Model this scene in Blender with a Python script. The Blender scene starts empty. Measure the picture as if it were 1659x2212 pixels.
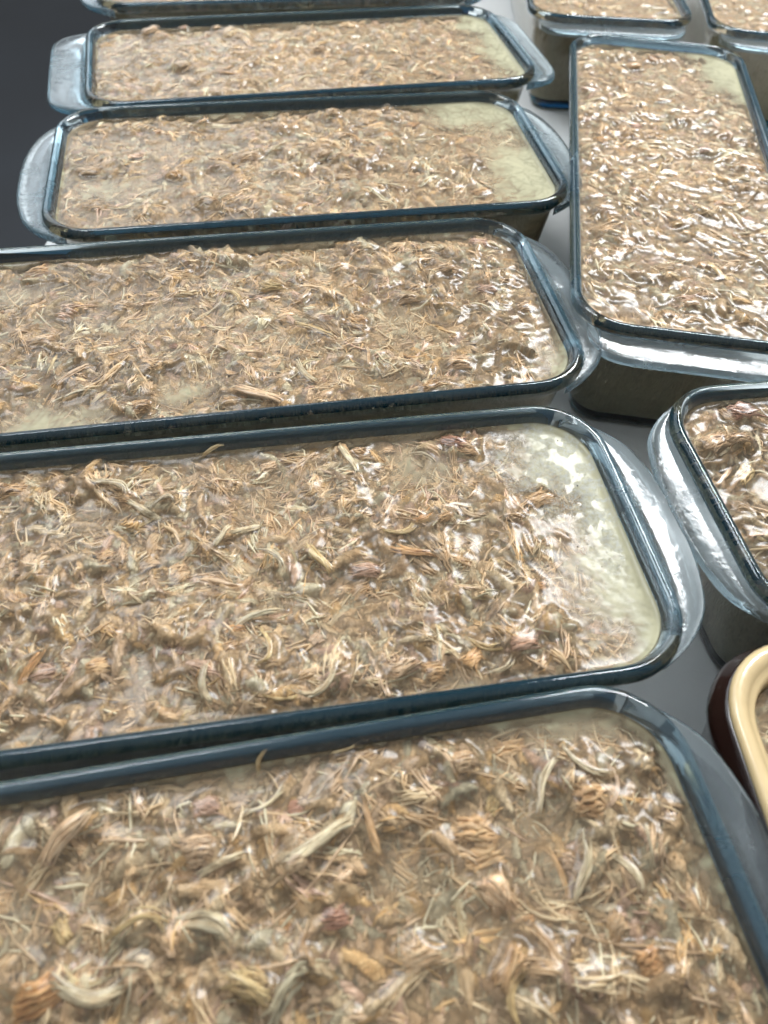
import bpy, bmesh, math
import numpy as np
from mathutils import Matrix, Vector

# ------------------------------------------------------------------ camera, world, lamps, exposure
scene = bpy.context.scene
COL = scene.collection
RIM = 0.066                                   # height of the glass rims above the table
CAM_H = 0.191 + RIM
PITCH, ROLL = math.radians(52.19), math.radians(3.467)
F_PX, IW, IH = 1640.0, 1659.0, 2212.0          # focal length in units of a 1659x2212 picture
_f = np.array([0, math.cos(PITCH), -math.sin(PITCH)]); _r = np.array([1., 0, 0]); _u = np.cross(_r, _f)
CR = math.cos(ROLL)*_r + math.sin(ROLL)*_u; CU = -math.sin(ROLL)*_r + math.cos(ROLL)*_u

cd = bpy.data.cameras.new('camera'); cam = bpy.data.objects.new('camera', cd); COL.objects.link(cam)
cam.matrix_world = Matrix(((CR[0], CU[0], -_f[0], 0), (CR[1], CU[1], -_f[1], 0), (CR[2], CU[2], -_f[2], CAM_H), (0, 0, 0, 1)))
cd.sensor_fit = 'VERTICAL'; cd.sensor_height = 36; cd.lens = 36*F_PX/IH
cd.clip_start = 0.01; cd.clip_end = 50
cd.dof.use_dof = True; cd.dof.focus_distance = 0.285; cd.dof.aperture_fstop = 12.0
scene.camera = cam

def at(px, py, z):
    """point at height z that the photograph shows at (px, py)"""
    v = _f*F_PX + CR*(px-IW/2) - CU*(py-IH/2)
    return np.array([0, 0, CAM_H]) + v*(z-CAM_H)/v[2]

w = bpy.data.worlds.new('World'); scene.world = w; w.use_nodes = True
bg = w.node_tree.nodes['Background']
bg.inputs[1].default_value = 0.62
_wt = w.node_tree; _tc = _wt.nodes.new('ShaderNodeTexCoord'); _sp = _wt.nodes.new('ShaderNodeSeparateXYZ'); _rp = _wt.nodes.new('ShaderNodeValToRGB')
_wt.links.new(_tc.outputs['Generated'], _sp.inputs[0]); _wt.links.new(_sp.outputs[2], _rp.inputs[0]); _wt.links.new(_rp.outputs[0], bg.inputs[0])
_rp.color_ramp.elements[0].position = 0.0; _rp.color_ramp.elements[0].color = (0.26, 0.27, 0.28, 1)      # walls of the room
_rp.color_ramp.elements[1].position = 0.75; _rp.color_ramp.elements[1].color = (0.90, 0.94, 0.98, 1)     # pale ceiling

def area(name, loc, target, sx, sy, power, col):
    l = bpy.data.lights.new(name, 'AREA'); l.shape = 'RECTANGLE'; l.size = sx; l.size_y = sy
    l.energy = power; l.color = col
    o = bpy.data.objects.new(name, l); COL.objects.link(o); o.location = loc
    o.rotation_euler = (Vector(target)-Vector(loc)).to_track_quat('-Z', 'Y').to_euler()
    return o
area('ceiling_lamp_or_fill', (0.62, 1.20, 1.26), (0.05, 0.25, 0), 0.62, 0.40, 30.0, (0.95, 0.98, 1.0))
area('ceiling_lamp_or_fill', (-0.55, 0.75, 1.45), (-0.05, 0.2, 0), 0.60, 0.45, 11.0, (0.95, 0.98, 1.0))  # added lamp, put in for more glints on the left
area('window_light', (-1.5, 2.3, 1.5), (0, 0.3, 0), 2.8, 1.5, 30.0, (0.86, 0.94, 1.0))

vs = scene.view_settings; vs.view_transform = 'Standard'; vs.look = 'None'; vs.exposure = 0.0; vs.gamma = 1
scene.cycles.use_denoising = True
scene.cycles.max_bounces = 16; scene.cycles.transmission_bounces = 16; scene.cycles.transparent_max_bounces = 12
scene.cycles.diffuse_bounces = 2; scene.cycles.glossy_bounces = 5
scene.cycles.caustics_reflective = False; scene.cycles.caustics_refractive = True; scene.cycles.blur_glossy = 1.0
scene.cycles.use_adaptive_sampling = True; scene.cycles.adaptive_threshold = 0.035; scene.cycles.adaptive_min_samples = 16
scene.cycles.sample_clamp_indirect = 6

rng = np.random.default_rng(7)

# ------------------------------------------------------------------ materials
def mat(name):
    m = bpy.data.materials.new(name); m.use_nodes = True
    nt = m.node_tree; nt.nodes.clear()
    out = nt.nodes.new('ShaderNodeOutputMaterial')
    return m, nt, out
def N(nt, kind, **kw):
    n = nt.nodes.new('ShaderNode'+kind)
    for k, v in kw.items():
        if k.startswith('_'): setattr(n, k[1:], v)
        else: n.inputs[k.replace('__', ' ')].default_value = v
    return n
def ramp(nt, stops):
    n = nt.nodes.new('ShaderNodeValToRGB'); cr = n.color_ramp
    while len(cr.elements) < len(stops): cr.elements.new(0.5)
    for e, (p, c) in zip(cr.elements, stops):
        e.position = p; e.color = (c, c, c, 1) if not isinstance(c, tuple) else (*c, 1)
    return n

def make_glass(name, r0, r1_, smear, body):
    m, nt, out = mat(name); L = nt.links.new
    p = N(nt, 'BsdfPrincipled', IOR=1.47)
    p.inputs['Base Color'].default_value = (0.97, 0.99, 0.995, 1); p.inputs['Transmission Weight'].default_value = 1
    tc = N(nt, 'TexCoord')
    n1 = N(nt, 'TexNoise', Scale=38.0, Detail=6.0, Roughness=0.65); L(tc.outputs['Object'], n1.inputs['Vector'])
    r1 = ramp(nt, [(0.50, r0), (0.72, r1_)]); L(n1.outputs['Fac'], r1.inputs[0]); L(r1.outputs[0], p.inputs['Roughness'])
    n2 = N(nt, 'TexNoise', Scale=260.0, Detail=4.0); L(tc.outputs['Object'], n2.inputs['Vector'])
    mu = N(nt, 'Math', _operation='MULTIPLY'); L(n2.outputs['Fac'], mu.inputs[0]); L(r1.outputs[0], mu.inputs[1])
    b = N(nt, 'Bump', Strength=smear, Distance=0.0012); L(mu.outputs[0], b.inputs['Height']); L(b.outputs[0], p.inputs['Normal'])
    df = N(nt, 'BsdfDiffuse'); df.inputs['Color'].default_value = body[1]      # body colour; the rim's teal paints in light carried inside the glass
    mx = N(nt, 'MixShader', Fac=body[0]); L(p.outputs[0], mx.inputs[1]); L(df.outputs[0], mx.inputs[2])
    L(mx.outputs[0], out.inputs['Surface'])
    va = N(nt, 'VolumeAbsorption', Density=20.0); va.inputs['Color'].default_value = (0.0, 0.60, 0.80, 1); L(va.outputs[0], out.inputs['Volume'])
    return m

def make_film():
    m, nt, out = mat('clear_jelly'); L = nt.links.new
    tc = N(nt, 'TexCoord')
    ha = N(nt, 'Attribute', _attribute_name='haze'); fa = N(nt, 'Attribute', _attribute_name='fat')
    nz = N(nt, 'TexNoise', Scale=900.0, Detail=3.0); L(tc.outputs['Object'], nz.inputs['Vector'])
    nf = N(nt, 'TexNoise', Scale=2600.0, Detail=2.0); L(tc.outputs['Object'], nf.inputs['Vector'])
    fb = N(nt, 'MapRange'); fb.inputs['To Min'].default_value = 0.02; fb.inputs['To Max'].default_value = 0.8
    L(fa.outputs['Fac'], fb.inputs[0])
    mh = N(nt, 'Mix', _data_type='FLOAT'); L(fa.outputs['Fac'], mh.inputs[0]); L(nz.outputs['Fac'], mh.inputs[2]); L(nf.outputs['Fac'], mh.inputs[3])
    b = N(nt, 'Bump', Distance=0.0008); L(mh.outputs[0], b.inputs['Height']); L(fb.outputs[0], b.inputs['Strength'])
    ng = N(nt, 'TexNoise', Scale=650.0, Detail=7.0, Roughness=0.75); L(tc.outputs['Object'], ng.inputs['Vector'])
    g1 = N(nt, 'MapRange'); g1.inputs['From Min'].default_value = 0.40; g1.inputs['From Max'].default_value = 0.58; L(ng.outputs['Fac'], g1.inputs[0])
    gm = N(nt, 'Math', _operation='MULTIPLY'); L(g1.outputs[0], gm.inputs[0]); L(fa.outputs['Fac'], gm.inputs[1])
    nl = N(nt, 'TexNoise', Scale=110.0, Detail=5.0); L(tc.outputs['Object'], nl.inputs['Vector'])
    hl = N(nt, 'MapRange'); hl.inputs['From Min'].default_value = 0.3; hl.inputs['From Max'].default_value = 0.7; hl.inputs['To Min'].default_value = 0.93; hl.inputs['To Max'].default_value = 1.02; L(nl.outputs['Fac'], hl.inputs[0])
    hm = N(nt, 'Math', _operation='MULTIPLY', _use_clamp=True); L(ha.outputs['Fac'], hm.inputs[0]); L(hl.outputs[0], hm.inputs[1])
    g6 = N(nt, 'Math', _operation='MULTIPLY'); g6.inputs[1].default_value = 0.5; L(gm.outputs[0], g6.inputs[0])
    hx_ = N(nt, 'Math', _operation='MAXIMUM'); L(hm.outputs[0], hx_.inputs[0]); L(g6.outputs[0], hx_.inputs[1])
    df = N(nt, 'BsdfDiffuse')
    cm = N(nt, 'Mix', _data_type='RGBA'); cm.inputs[7].default_value = (0.74, 0.75, 0.68, 1)
    hc = ramp(nt, [(0.20, (0.77, 0.61, 0.41)), (0.65, (0.66, 0.63, 0.42))]); L(ha.outputs['Fac'], hc.inputs[0]); L(hc.outputs[0], cm.inputs[6])
    L(gm.outputs[0], cm.inputs[0]); L(cm.outputs[2], df.inputs['Color'])
    tl = N(nt, 'BsdfTranslucent'); L(cm.outputs[2], tl.inputs['Color'])
    dt = N(nt, 'MixShader', Fac=0.3); L(df.outputs[0], dt.inputs[1]); L(tl.outputs[0], dt.inputs[2])
    tr = N(nt, 'BsdfTransparent'); tr.inputs[0].default_value = (0.985, 0.98, 0.95, 1)
    m1 = N(nt, 'MixShader'); L(hx_.outputs[0], m1.inputs[0]); L(tr.outputs[0], m1.inputs[1]); L(dt.outputs[0], m1.inputs[2])
    gl = N(nt, 'BsdfGlossy'); gl.inputs['Color'].default_value = (1, 1, 1, 1)
    rr = N(nt, 'MapRange'); rr.inputs['To Min'].default_value = 0.215; rr.inputs['To Max'].default_value = 0.34
    L(gm.outputs[0], rr.inputs[0]); L(rr.outputs[0], gl.inputs['Roughness']); L(b.outputs[0], gl.inputs['Normal'])
    fr = N(nt, 'Fresnel', IOR=1.318); L(b.outputs[0], fr.inputs['Normal'])
    m2 = N(nt, 'MixShader'); L(fr.outputs[0], m2.inputs[0]); L(m1.outputs[0], m2.inputs[1]); L(gl.outputs[0], m2.inputs[2])
    L(m2.outputs[0], out.inputs['Surface'])
    return m

def make_fibre():
    m, nt, out = mat('meat_fibre'); L = nt.links.new
    a = N(nt, 'Attribute', _attribute_name='tone')
    p = N(nt, 'BsdfPrincipled', Roughness=0.4); p.inputs['Specular IOR Level'].default_value = 0.35
    tl = N(nt, 'BsdfTranslucent'); L(a.outputs['Color'], tl.inputs['Color']); mx = N(nt, 'MixShader', Fac=0.06); L(p.outputs[0], mx.inputs[1]); L(tl.outputs[0], mx.inputs[2])
    L(a.outputs['Color'], p.inputs['Base Color']); L(mx.outputs[0], out.inputs['Surface'])
    return m

def make_piece():
    m, nt, out = mat('cooked_meat'); L = nt.links.new
    oi = N(nt, 'ObjectInfo'); tc = N(nt, 'TexCoord')
    ad = N(nt, 'VectorMath', _operation='ADD'); L(tc.outputs['Object'], ad.inputs[0]); L(oi.outputs['Location'], ad.inputs[1])
    mp = N(nt, 'Mapping'); mp.inputs['Scale'].default_value = (90, 900, 900); L(ad.outputs[0], mp.inputs[0])
    n1 = N(nt, 'TexNoise', Scale=1.0, Detail=5.0, Roughness=0.6); L(mp.outputs[0], n1.inputs['Vector'])
    n2 = N(nt, 'TexNoise', Scale=260.0, Detail=4.0); L(ad.outputs[0], n2.inputs['Vector'])
    r = ramp(nt, [(0.28, (0.62, 0.55, 0.48)), (0.55, (1, 1, 1)), (0.78, (1.28, 1.25, 1.15))]); L(n1.outputs['Fac'], r.inputs[0])
    r2 = ramp(nt, [(0.30, (0.80, 0.70, 0.62)), (0.6, (1.05, 1.03, 1.0))]); L(n2.outputs['Fac'], r2.inputs[0])
    x = N(nt, 'Mix', _data_type='RGBA', _blend_type='MULTIPLY', Factor=1.0); L(oi.outputs['Color'], x.inputs[6]); L(r.outputs[0], x.inputs[7])
    y = N(nt, 'Mix', _data_type='RGBA', _blend_type='MULTIPLY', Factor=1.0); L(x.outputs[2], y.inputs[6]); L(r2.outputs[0], y.inputs[7])
    sh = N(nt, 'Attribute', _attribute_name='shade'); z = N(nt, 'Mix', _data_type='RGBA', _blend_type='MULTIPLY', Factor=1.0); L(y.outputs[2], z.inputs[6]); L(sh.outputs['Color'], z.inputs[7]); y = z
    p = N(nt, 'BsdfPrincipled', Roughness=0.36)
    p.inputs['Subsurface Weight'].default_value = 0.0; p.inputs['Subsurface Radius'].default_value = (1, 0.5, 0.25); p.inputs['Subsurface Scale'].default_value = 0.0018
    b = N(nt, 'Bump', Strength=0.55, Distance=0.0008); L(n1.outputs['Fac'], b.inputs['Height'])
    tl = N(nt, 'BsdfTranslucent'); L(y.outputs[2], tl.inputs['Color']); mx = N(nt, 'MixShader', Fac=0.05); L(p.outputs[0], mx.inputs[1]); L(tl.outputs[0], mx.inputs[2])
    L(y.outputs[2], p.inputs['Base Color']); L(b.outputs[0], p.inputs['Normal']); L(mx.outputs[0], out.inputs['Surface'])
    return m

def make_bed():
    m, nt, out = mat('packed_meat'); L = nt.links.new
    tc = N(nt, 'TexCoord'); a = N(nt, 'Attribute', _attribute_name='meat')
    ga = N(nt, 'Attribute', _attribute_name='grain'); ta = N(nt, 'Attribute', _attribute_name='tone')
    an = N(nt, 'Math', _operation='MULTIPLY'); an.inputs[1].default_value = -1.0; L(ga.outputs['Fac'], an.inputs[0])
    ro = N(nt, 'VectorRotate', _rotation_type='Z_AXIS'); L(tc.outputs['Object'], ro.inputs['Vector']); L(an.outputs[0], ro.inputs['Angle'])
    ms = N(nt, 'VectorMath', _operation='MULTIPLY'); ms.inputs[1].default_value = (140, 1100, 300); L(ro.outputs[0], ms.inputs[0])
    n1 = N(nt, 'TexNoise', Scale=1.0, Detail=4.0, Roughness=0.62, Distortion=0.6); L(ms.outputs[0], n1.inputs['Vector'])
    r = ramp(nt, [(0.28, (0.58, 0.50, 0.43)), (0.46, (0.88, 0.85, 0.81)), (0.60, (1.0, 1.0, 1.0)), (0.74, (1.0, 1.0, 1.0))]); L(n1.outputs['Fac'], r.inputs[0])
    n3 = N(nt, 'TexNoise', Scale=240.0, Detail=4.0); L(tc.outputs['Object'], n3.inputs['Vector'])
    cr = ramp(nt, [(0.32, (0.86, 0.78, 0.70)), (0.58, (1.0, 1.0, 1.0))]); L(n3.outputs['Fac'], cr.inputs[0])
    m0 = N(nt, 'Mix', _data_type='RGBA', _blend_type='MULTIPLY', Factor=1.0); L(r.outputs[0], m0.inputs[6]); L(ta.outputs['Color'], m0.inputs[7])
    mc = N(nt, 'Mix', _data_type='RGBA', _blend_type='MULTIPLY', Factor=1.0); L(m0.outputs[2], mc.inputs[6]); L(cr.outputs[0], mc.inputs[7])
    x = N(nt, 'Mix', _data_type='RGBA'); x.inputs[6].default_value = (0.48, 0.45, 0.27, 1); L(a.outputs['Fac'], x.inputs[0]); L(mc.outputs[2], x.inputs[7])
    p = N(nt, 'BsdfPrincipled', Roughness=0.4)
    b = N(nt, 'Bump', Strength=0.9, Distance=0.0016); L(n1.outputs['Fac'], b.inputs['Height']); L(b.outputs[0], p.inputs['Normal'])
    L(x.outputs[2], p.inputs['Base Color']); L(p.outputs[0], out.inputs['Surface'])
    return m

def simple(name, col, rough, bump=0, bscale=200, var=0.0, vscale=30, coat=0.0):
    m, nt, out = mat(name); L = nt.links.new
    p = N(nt, 'BsdfPrincipled', Roughness=rough); p.inputs['Coat Weight'].default_value = coat; p.inputs['Coat Roughness'].default_value = 0.05
    tc = N(nt, 'TexCoord')
    n1 = N(nt, 'TexNoise', Scale=vscale, Detail=5.0); L(tc.outputs['Object'], n1.inputs['Vector'])
    lo = tuple(c*(1-var) for c in col); hi = tuple(min(1, c*(1+var)) for c in col)
    r = ramp(nt, [(0.3, lo), (0.7, hi)]); L(n1.outputs['Fac'], r.inputs[0]); L(r.outputs[0], p.inputs['Base Color'])
    if bump:
        n2 = N(nt, 'TexNoise', Scale=bscale, Detail=4.0); L(tc.outputs['Object'], n2.inputs['Vector'])
        b = N(nt, 'Bump', Strength=bump, Distance=0.0006); L(n2.outputs['Fac'], b.inputs['Height']); L(b.outputs[0], p.inputs['Normal'])
    L(p.outputs[0], out.inputs['Surface'])
    return m

M = dict(glass=make_glass('borosilicate_glass', 0.012, 0.14, 0.5, (0.0, (0.02, 0.26, 0.42, 1))), rim=make_glass('rim_glass_painted_light', 0.012, 0.16, 0.5, (0.06, (0.0, 0.26, 0.44, 1))), lug=make_glass('greasy_glass', 0.10, 0.45, 1.0, (0.07, (0.50, 0.58, 0.62, 1))), film=make_film(), fibre=make_fibre(), piece=make_piece(), bed=make_bed(),
         table=simple('white_laminate', (0.82, 0.83, 0.825), 0.28, 0.12, 500, 0.05, 12),
         edge=simple('white_edging', (0.66, 0.67, 0.68), 0.4, 0.1, 300, 0.03, 20),
         floor=simple('dark_floor', (0.010, 0.013, 0.018), 0.6, 0.3, 60, 0.25, 3),
         cream=simple('cream_glaze', (0.66, 0.50, 0.27), 0.24, 0.12, 60, 0.10, 90, 0.35),
         brown=simple('brown_glaze', (0.020, 0.009, 0.007), 0.18, 0.10, 60, 0.25, 40, 0.4),
         pepper=simple('black_pepper', (0.03, 0.018, 0.010), 0.6))

# ------------------------------------------------------------------ mesh helpers
def mesh_from(name, V, F, material=None, smooth=True):
    """V (n,3) array, F (m,k) array of equal-sided faces or list of faces"""
    me = bpy.data.meshes.new(name)
    if isinstance(F, np.ndarray):
        V = np.ascontiguousarray(V, dtype=np.float32); F = np.ascontiguousarray(F, dtype=np.int32)
        k = F.shape[1]
        me.vertices.add(len(V)); me.vertices.foreach_set('co', V.ravel())
        me.loops.add(F.size); me.loops.foreach_set('vertex_index', F.ravel())
        me.polygons.add(len(F)); me.polygons.foreach_set('loop_start', np.arange(0, F.size, k, dtype=np.int32))
        me.update(calc_edges=True); me.validate()
    else:
        me.from_pydata([tuple(v) for v in V], [], F)
    if smooth: me.polygons.foreach_set('use_smooth', np.ones(len(me.polygons), dtype=bool))
    if material: me.materials.append(material)
    me.update()
    return me
def obj(name, me, parent=None):
    o = bpy.data.objects.new(name, me); COL.objects.link(o)
    if parent: o.parent = parent
    return o
def empty(name, loc, rz, label, cat, group=None):
    o = bpy.data.objects.new(name, None); COL.objects.link(o); o.empty_display_size = 0.02
    o.location = loc; o.rotation_euler = (0, 0, rz); o['label'] = label; o['category'] = cat
    if group: o['group'] = group
    return o
def attr(me, name, val):
    if val.ndim == 1:
        a = me.attributes.new(name, 'FLOAT', 'POINT'); a.data.foreach_set('value', val.astype(np.float32))
    else:
        a = me.attributes.new(name, 'FLOAT_COLOR', 'POINT')
        a.data.foreach_set('color', np.concatenate([val, np.ones((len(val), 1))], 1).astype(np.float32).ravel())

def rrect(L, W, r, n=10, ns=8):
    """rounded rectangle outline, counter-clockwise, constant vertex count"""
    pts = []; r = max(r, 1e-4); hx, hy = L/2-r, W/2-r
    for (cx, cy, a0) in ((hx, hy, 0), (-hx, hy, 90), (-hx, -hy, 180), (hx, -hy, 270)):
        for i in range(n+1):
            a = math.radians(a0+90*i/n); pts.append((cx+r*math.cos(a), cy+r*math.sin(a)))
    # subdivide the straight runs
    out = []
    m = len(pts)
    for i in range(m):
        a, b = pts[i], pts[(i+1) % m]; out.append(a)
        if i % (n+1) == n:
            for k in range(1, ns): out.append((a[0]+(b[0]-a[0])*k/ns, a[1]+(b[1]-a[1])*k/ns))
    return np.array(out)
def loft(L, W, R, prof, cap0=True, cap1=True, n=10, ns=8):
    V, F = [], []; rings = []
    for (d, z) in prof:
        o = rrect(L-2*d, W-2*d, R-d*0.8, n, ns); rings.append(len(V)); V += [(x, y, z) for x, y in o]
    m = len(o)
    for a, b in zip(rings[:-1], rings[1:]):
        F += [(a+i, a+(i+1) % m, b+(i+1) % m, b+i) for i in range(m)]
    if cap0: F.append(tuple(reversed(range(rings[0], rings[0]+m))))
    if cap1: F.append(tuple(range(rings[-1], rings[-1]+m)))
    return V, F

GLASS_PROF = [(0.0190, 0.0), (0.0160, 0.0004), (0.0138, 0.0020), (0.0125, 0.0055), (0.0085, 0.0300), (0.0055, 0.0520),
              (0.0042, 0.0572), (0.0026, 0.0592), (0.0010, 0.0601), (0.0001, 0.0617), (0.0, 0.0632), (0.0006, 0.0648), (0.0018, 0.0658), (0.0032, 0.0658), (0.0043, 0.0648)]
INNER = [(0.0050, 0.0630), (0.0058, 0.0590), (0.0075, 0.0500), (0.0112, 0.0280), (0.0150, 0.0105), (0.0175, 0.0070), (0.0210, 0.0055)]
GLASS_PROF += INNER
CORNER = 0.0235

def handle_mesh(W, depth, style):
    """lug on the +x end: a solid slab with rounded edges; x=0 is the rim's outer line"""
    n = 36; half = W/2-(0.005 if style == 'crescent' else 0.0075)
    ys = np.sin(np.linspace(-1, 1, n)*math.pi/2)*half; t = ys/half
    ay = np.clip(np.abs(ys)-(W/2-CORNER), 0, None); rimx = -(CORNER-np.sqrt(np.maximum(CORNER**2-ay**2, 0)))
    if style == 'crescent': out = rimx+depth*(1-np.abs(t)**2.6)+0.0003
    else: out = rimx*0.35+depth*np.clip(1-np.abs(t)**7, 0, 1)**0.5
    inner = rimx-0.0022
    secs = [(-0.3, 0.0562), (0.72, 0.0570), (0.93, 0.0576), (1.0, 0.0590), (0.97, 0.0605), (0.88, 0.0611), (0.4, 0.0609), (-0.3, 0.0614)]
    V = []; k = len(secs)
    for y, o, i0 in zip(ys, out, inner):
        for s, z in secs:
            x = i0 if s < 0 else i0+(o-i0)*s
            V.append((x, y, z))
    F = []
    for a in range(n-1):
        for b in range(k):
            F.append((a*k+b, a*k+(b+1) % k, (a+1)*k+(b+1) % k, (a+1)*k+b))
    F.append(tuple(reversed(range(k)))); F.append(tuple(range((n-1)*k, n*k)))
    return V, F
def fix_normals(me):
    bm = bmesh.new(); bm.from_mesh(me); bmesh.ops.recalc_face_normals(bm, faces=bm.faces); bm.to_mesh(me); bm.free(); me.update()

def glass_dish(c, rz, L, W, label, ends, group='glass loaf dishes on the white table'):
    """ends: (style, depth) for the +x and the -x end"""
    d = empty('glass_loaf_dish', (c[0], c[1], 0.0006), rz, label, 'glass dish', group)
    me = mesh_from('dish_body', *loft(L, W, CORNER, GLASS_PROF), M['glass']); fix_normals(me); obj('body', me, d)
    me.materials.append(M['rim'])
    for p in me.polygons:
        if len(p.vertices) == 4 and p.center.z > 0.0596 and min(L/2-abs(p.center.x), W/2-abs(p.center.y)) < 0.0040: p.material_index = 1
    for s, e in zip((1, -1), ends):
        if not e: continue
        V, F = handle_mesh(W, e[1], e[0])
        V = [(L/2+x, y, z) if s > 0 else (-L/2-x, -y, z) for x, y, z in V]
        me = mesh_from('dish_handle', V, F, M['lug']); fix_normals(me); obj('handle', me, d)
    return d

# ------------------------------------------------------------------ noise and blur on grids
def vnoise(X, Y, scale, seed):
    g = np.random.default_rng(seed).random((256, 256))
    x, y = X*scale+37.2, Y*scale+91.7
    xi, yi = np.floor(x).astype(int), np.floor(y).astype(int); fx, fy = x-xi, y-yi
    fx = fx*fx*(3-2*fx); fy = fy*fy*(3-2*fy)
    a, b = g[xi % 256, yi % 256], g[(xi+1) % 256, yi % 256]; c, d = g[xi % 256, (yi+1) % 256], g[(xi+1) % 256, (yi+1) % 256]
    return (a*(1-fx)+b*fx)*(1-fy)+(c*(1-fx)+d*fx)*fy
def fbm(X, Y, scale, seed, o=4):
    s = 0; t = 0
    for i in range(o):
        s = s+vnoise(X, Y, scale*2**i, seed+i)*0.5**i; t += 0.5**i
    return s/t
def gauss(A, s):
    if s < 0.3: return A
    r = int(3*s)+1; k = np.exp(-0.5*(np.arange(-r, r+1)/s)**2); k /= k.sum()
    B = np.pad(A, ((r, r), (0, 0)), 'edge'); A = sum(k[i]*B[i:i+A.shape[0]] for i in range(2*r+1))
    B = np.pad(A, ((0, 0), (r, r)), 'edge'); return sum(k[i]*B[:, i:i+A.shape[1]] for i in range(2*r+1))
def maxfilt(A):
    B = np.pad(A, 1, 'edge'); h, w_ = A.shape
    return np.max([B[i:i+h, j:j+w_] for i in range(3) for j in range(3)], axis=0)
def sdf(X, Y, hx, hy, r):
    qx, qy = np.abs(X)-(hx-r), np.abs(Y)-(hy-r)
    return np.hypot(np.maximum(qx, 0), np.maximum(qy, 0))+np.minimum(np.maximum(qx, qy), 0)-r
def snap(X, Y, hx, hy, r):
    """pull points outside the rounded rectangle onto its outline"""
    s = sdf(X, Y, hx, hy, r); e = 1e-5
    gx = (sdf(X+e, Y, hx, hy, r)-s)/e; gy = (sdf(X, Y+e, hx, hy, r)-s)/e; k = np.maximum(s, 0)
    return X-gx*k, Y-gy*k, s
def grid(hx, hy, r, g):
    nx, ny = int(2*hx/g)+3, int(2*hy/g)+3
    xs = (np.arange(nx)-(nx-1)/2)*g; ys = (np.arange(ny)-(ny-1)/2)*g
    X, Y = np.meshgrid(xs, ys, indexing='ij'); SX, SY, s = snap(X, Y, hx, hy, r)
    idx = np.arange(nx*ny).reshape(nx, ny)
    Q = np.stack([idx[:-1, :-1], idx[1:, :-1], idx[1:, 1:], idx[:-1, 1:]], -1).reshape(-1, 4)
    Q = Q[(s.ravel()[Q] < 0).any(1)]
    return X, Y, SX, SY, s, Q
def compact(V, Q, *attrs):
    used = np.unique(Q); re = np.full(len(V), -1); re[used] = np.arange(len(used))
    return (V[used], re[Q])+tuple(a[used] for a in attrs)

# ------------------------------------------------------------------ a library of meat pieces (shared meshes)
def strands(rg, k, ns, nc, length, width, rad, bend, curl, arch, splay):
    """a torn piece of meat: tapered fibres lying side by side along one bent spine, frayed at the ends"""
    V, F, Sh = [], [], []; t = np.linspace(-1, 1, ns)
    ang = bend*t+curl*np.sin(t*2.2+rg.uniform(0, 6)); sx, sy = np.cumsum(np.cos(ang))*length*2/ns, np.cumsum(np.sin(ang))*length*2/ns
    sx -= sx.mean(); sy -= sy.mean(); zs = arch*np.cos(t*rg.uniform(1.0, 2.4)+rg.uniform(-1, 1))
    for q in range(k):
        u = rg.uniform(-1, 1) if k > 6 else (q-(k-1)/2)/max(1, (k-1)/2); lo, hi = -1+rg.gamma(1.2, 0.16), 1-rg.gamma(1.2, 0.16)
        tt = np.clip(np.linspace(lo, max(hi, lo+0.5), ns), -1, 1); X0, Y0, A0, Z0 = [np.interp(tt, t, a) for a in (sx, sy, ang, zs)]
        off = u*width*(1-0.35*tt*tt)+splay*rg.normal()*tt*np.abs(tt)+0.12*width*np.sin(tt*5+rg.uniform(0, 6))
        cx, cy = X0-np.sin(A0)*off, Y0+np.cos(A0)*off
        cz = Z0+(1-u*u)*width*0.30*rg.uniform(-0.3, 1.1)+0.1*width*np.sin(tt*4+rg.uniform(0, 6))
        rr = rad*rg.uniform(0.65, 1.4)*np.clip(1.08-np.abs(np.linspace(-1, 1, ns))**rg.uniform(2, 4), 0.10, 1)*(1+0.16*rg.normal(size=ns)); b = len(V); ph = rg.uniform(0, 6); fl = rg.uniform(0.55, 0.9)
        for a in range(ns):
            for c in range(nc):
                an = c/nc*2*math.pi+ph; V.append((cx[a]-math.sin(A0[a])*rr[a]*math.cos(an), cy[a]+math.cos(A0[a])*rr[a]*math.cos(an), cz[a]+rr[a]*fl*math.sin(an)))
        v = rg.uniform(0.86, 1.10); w_ = rg.uniform(0.9, 1.06); Sh += [(v, v*(0.5+0.5*w_), v*w_)]*(ns*nc)
        F += [(b+a*nc+c, b+a*nc+(c+1) % nc, b+(a+1)*nc+(c+1) % nc, b+(a+1)*nc+c) for a in range(ns-1) for c in range(nc)]
        F += [tuple(reversed(range(b, b+nc))), tuple(range(b+(ns-1)*nc, b+ns*nc))]
    me = mesh_from('strand_shape', V, F, M['piece']); attr(me, 'shade', np.array(Sh)); return me
def shred_mesh(i, rg):
    return strands(rg, int(rg.integers(6, 11)), 10, 5, 0.014, rg.uniform(0.0006, 0.0013), rg.uniform(0.00032, 0.00050), rg.normal(0, 0.32)+(0.9 if i % 12 == 6 else 0), rg.normal(0, 0.22), rg.uniform(0.0001, 0.0007), 0.0008)
def chunk_mesh(i, rg):
    return strands(rg, int(rg.integers(26, 40)), 8, 5, rg.uniform(0.005, 0.0075), rg.uniform(0.0026, 0.0044), rg.uniform(0.00040, 0.00070), rg.normal(0, 0.18), rg.normal(0, 0.15), rg.uniform(0.0001, 0.0008), 0.0022)
_rg = np.random.default_rng(3)
SHREDS = [shred_mesh(i, _rg) for i in range(24)]
CHUNKS = [chunk_mesh(i, _rg) for i in range(24)]
def coords(me):
    a = np.empty(len(me.vertices)*3, dtype=np.float32); me.vertices.foreach_get('co', a); return a.reshape(-1, 3)
SC = [coords(m) for m in SHREDS]; CC = [coords(m) for m in CHUNKS]

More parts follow.
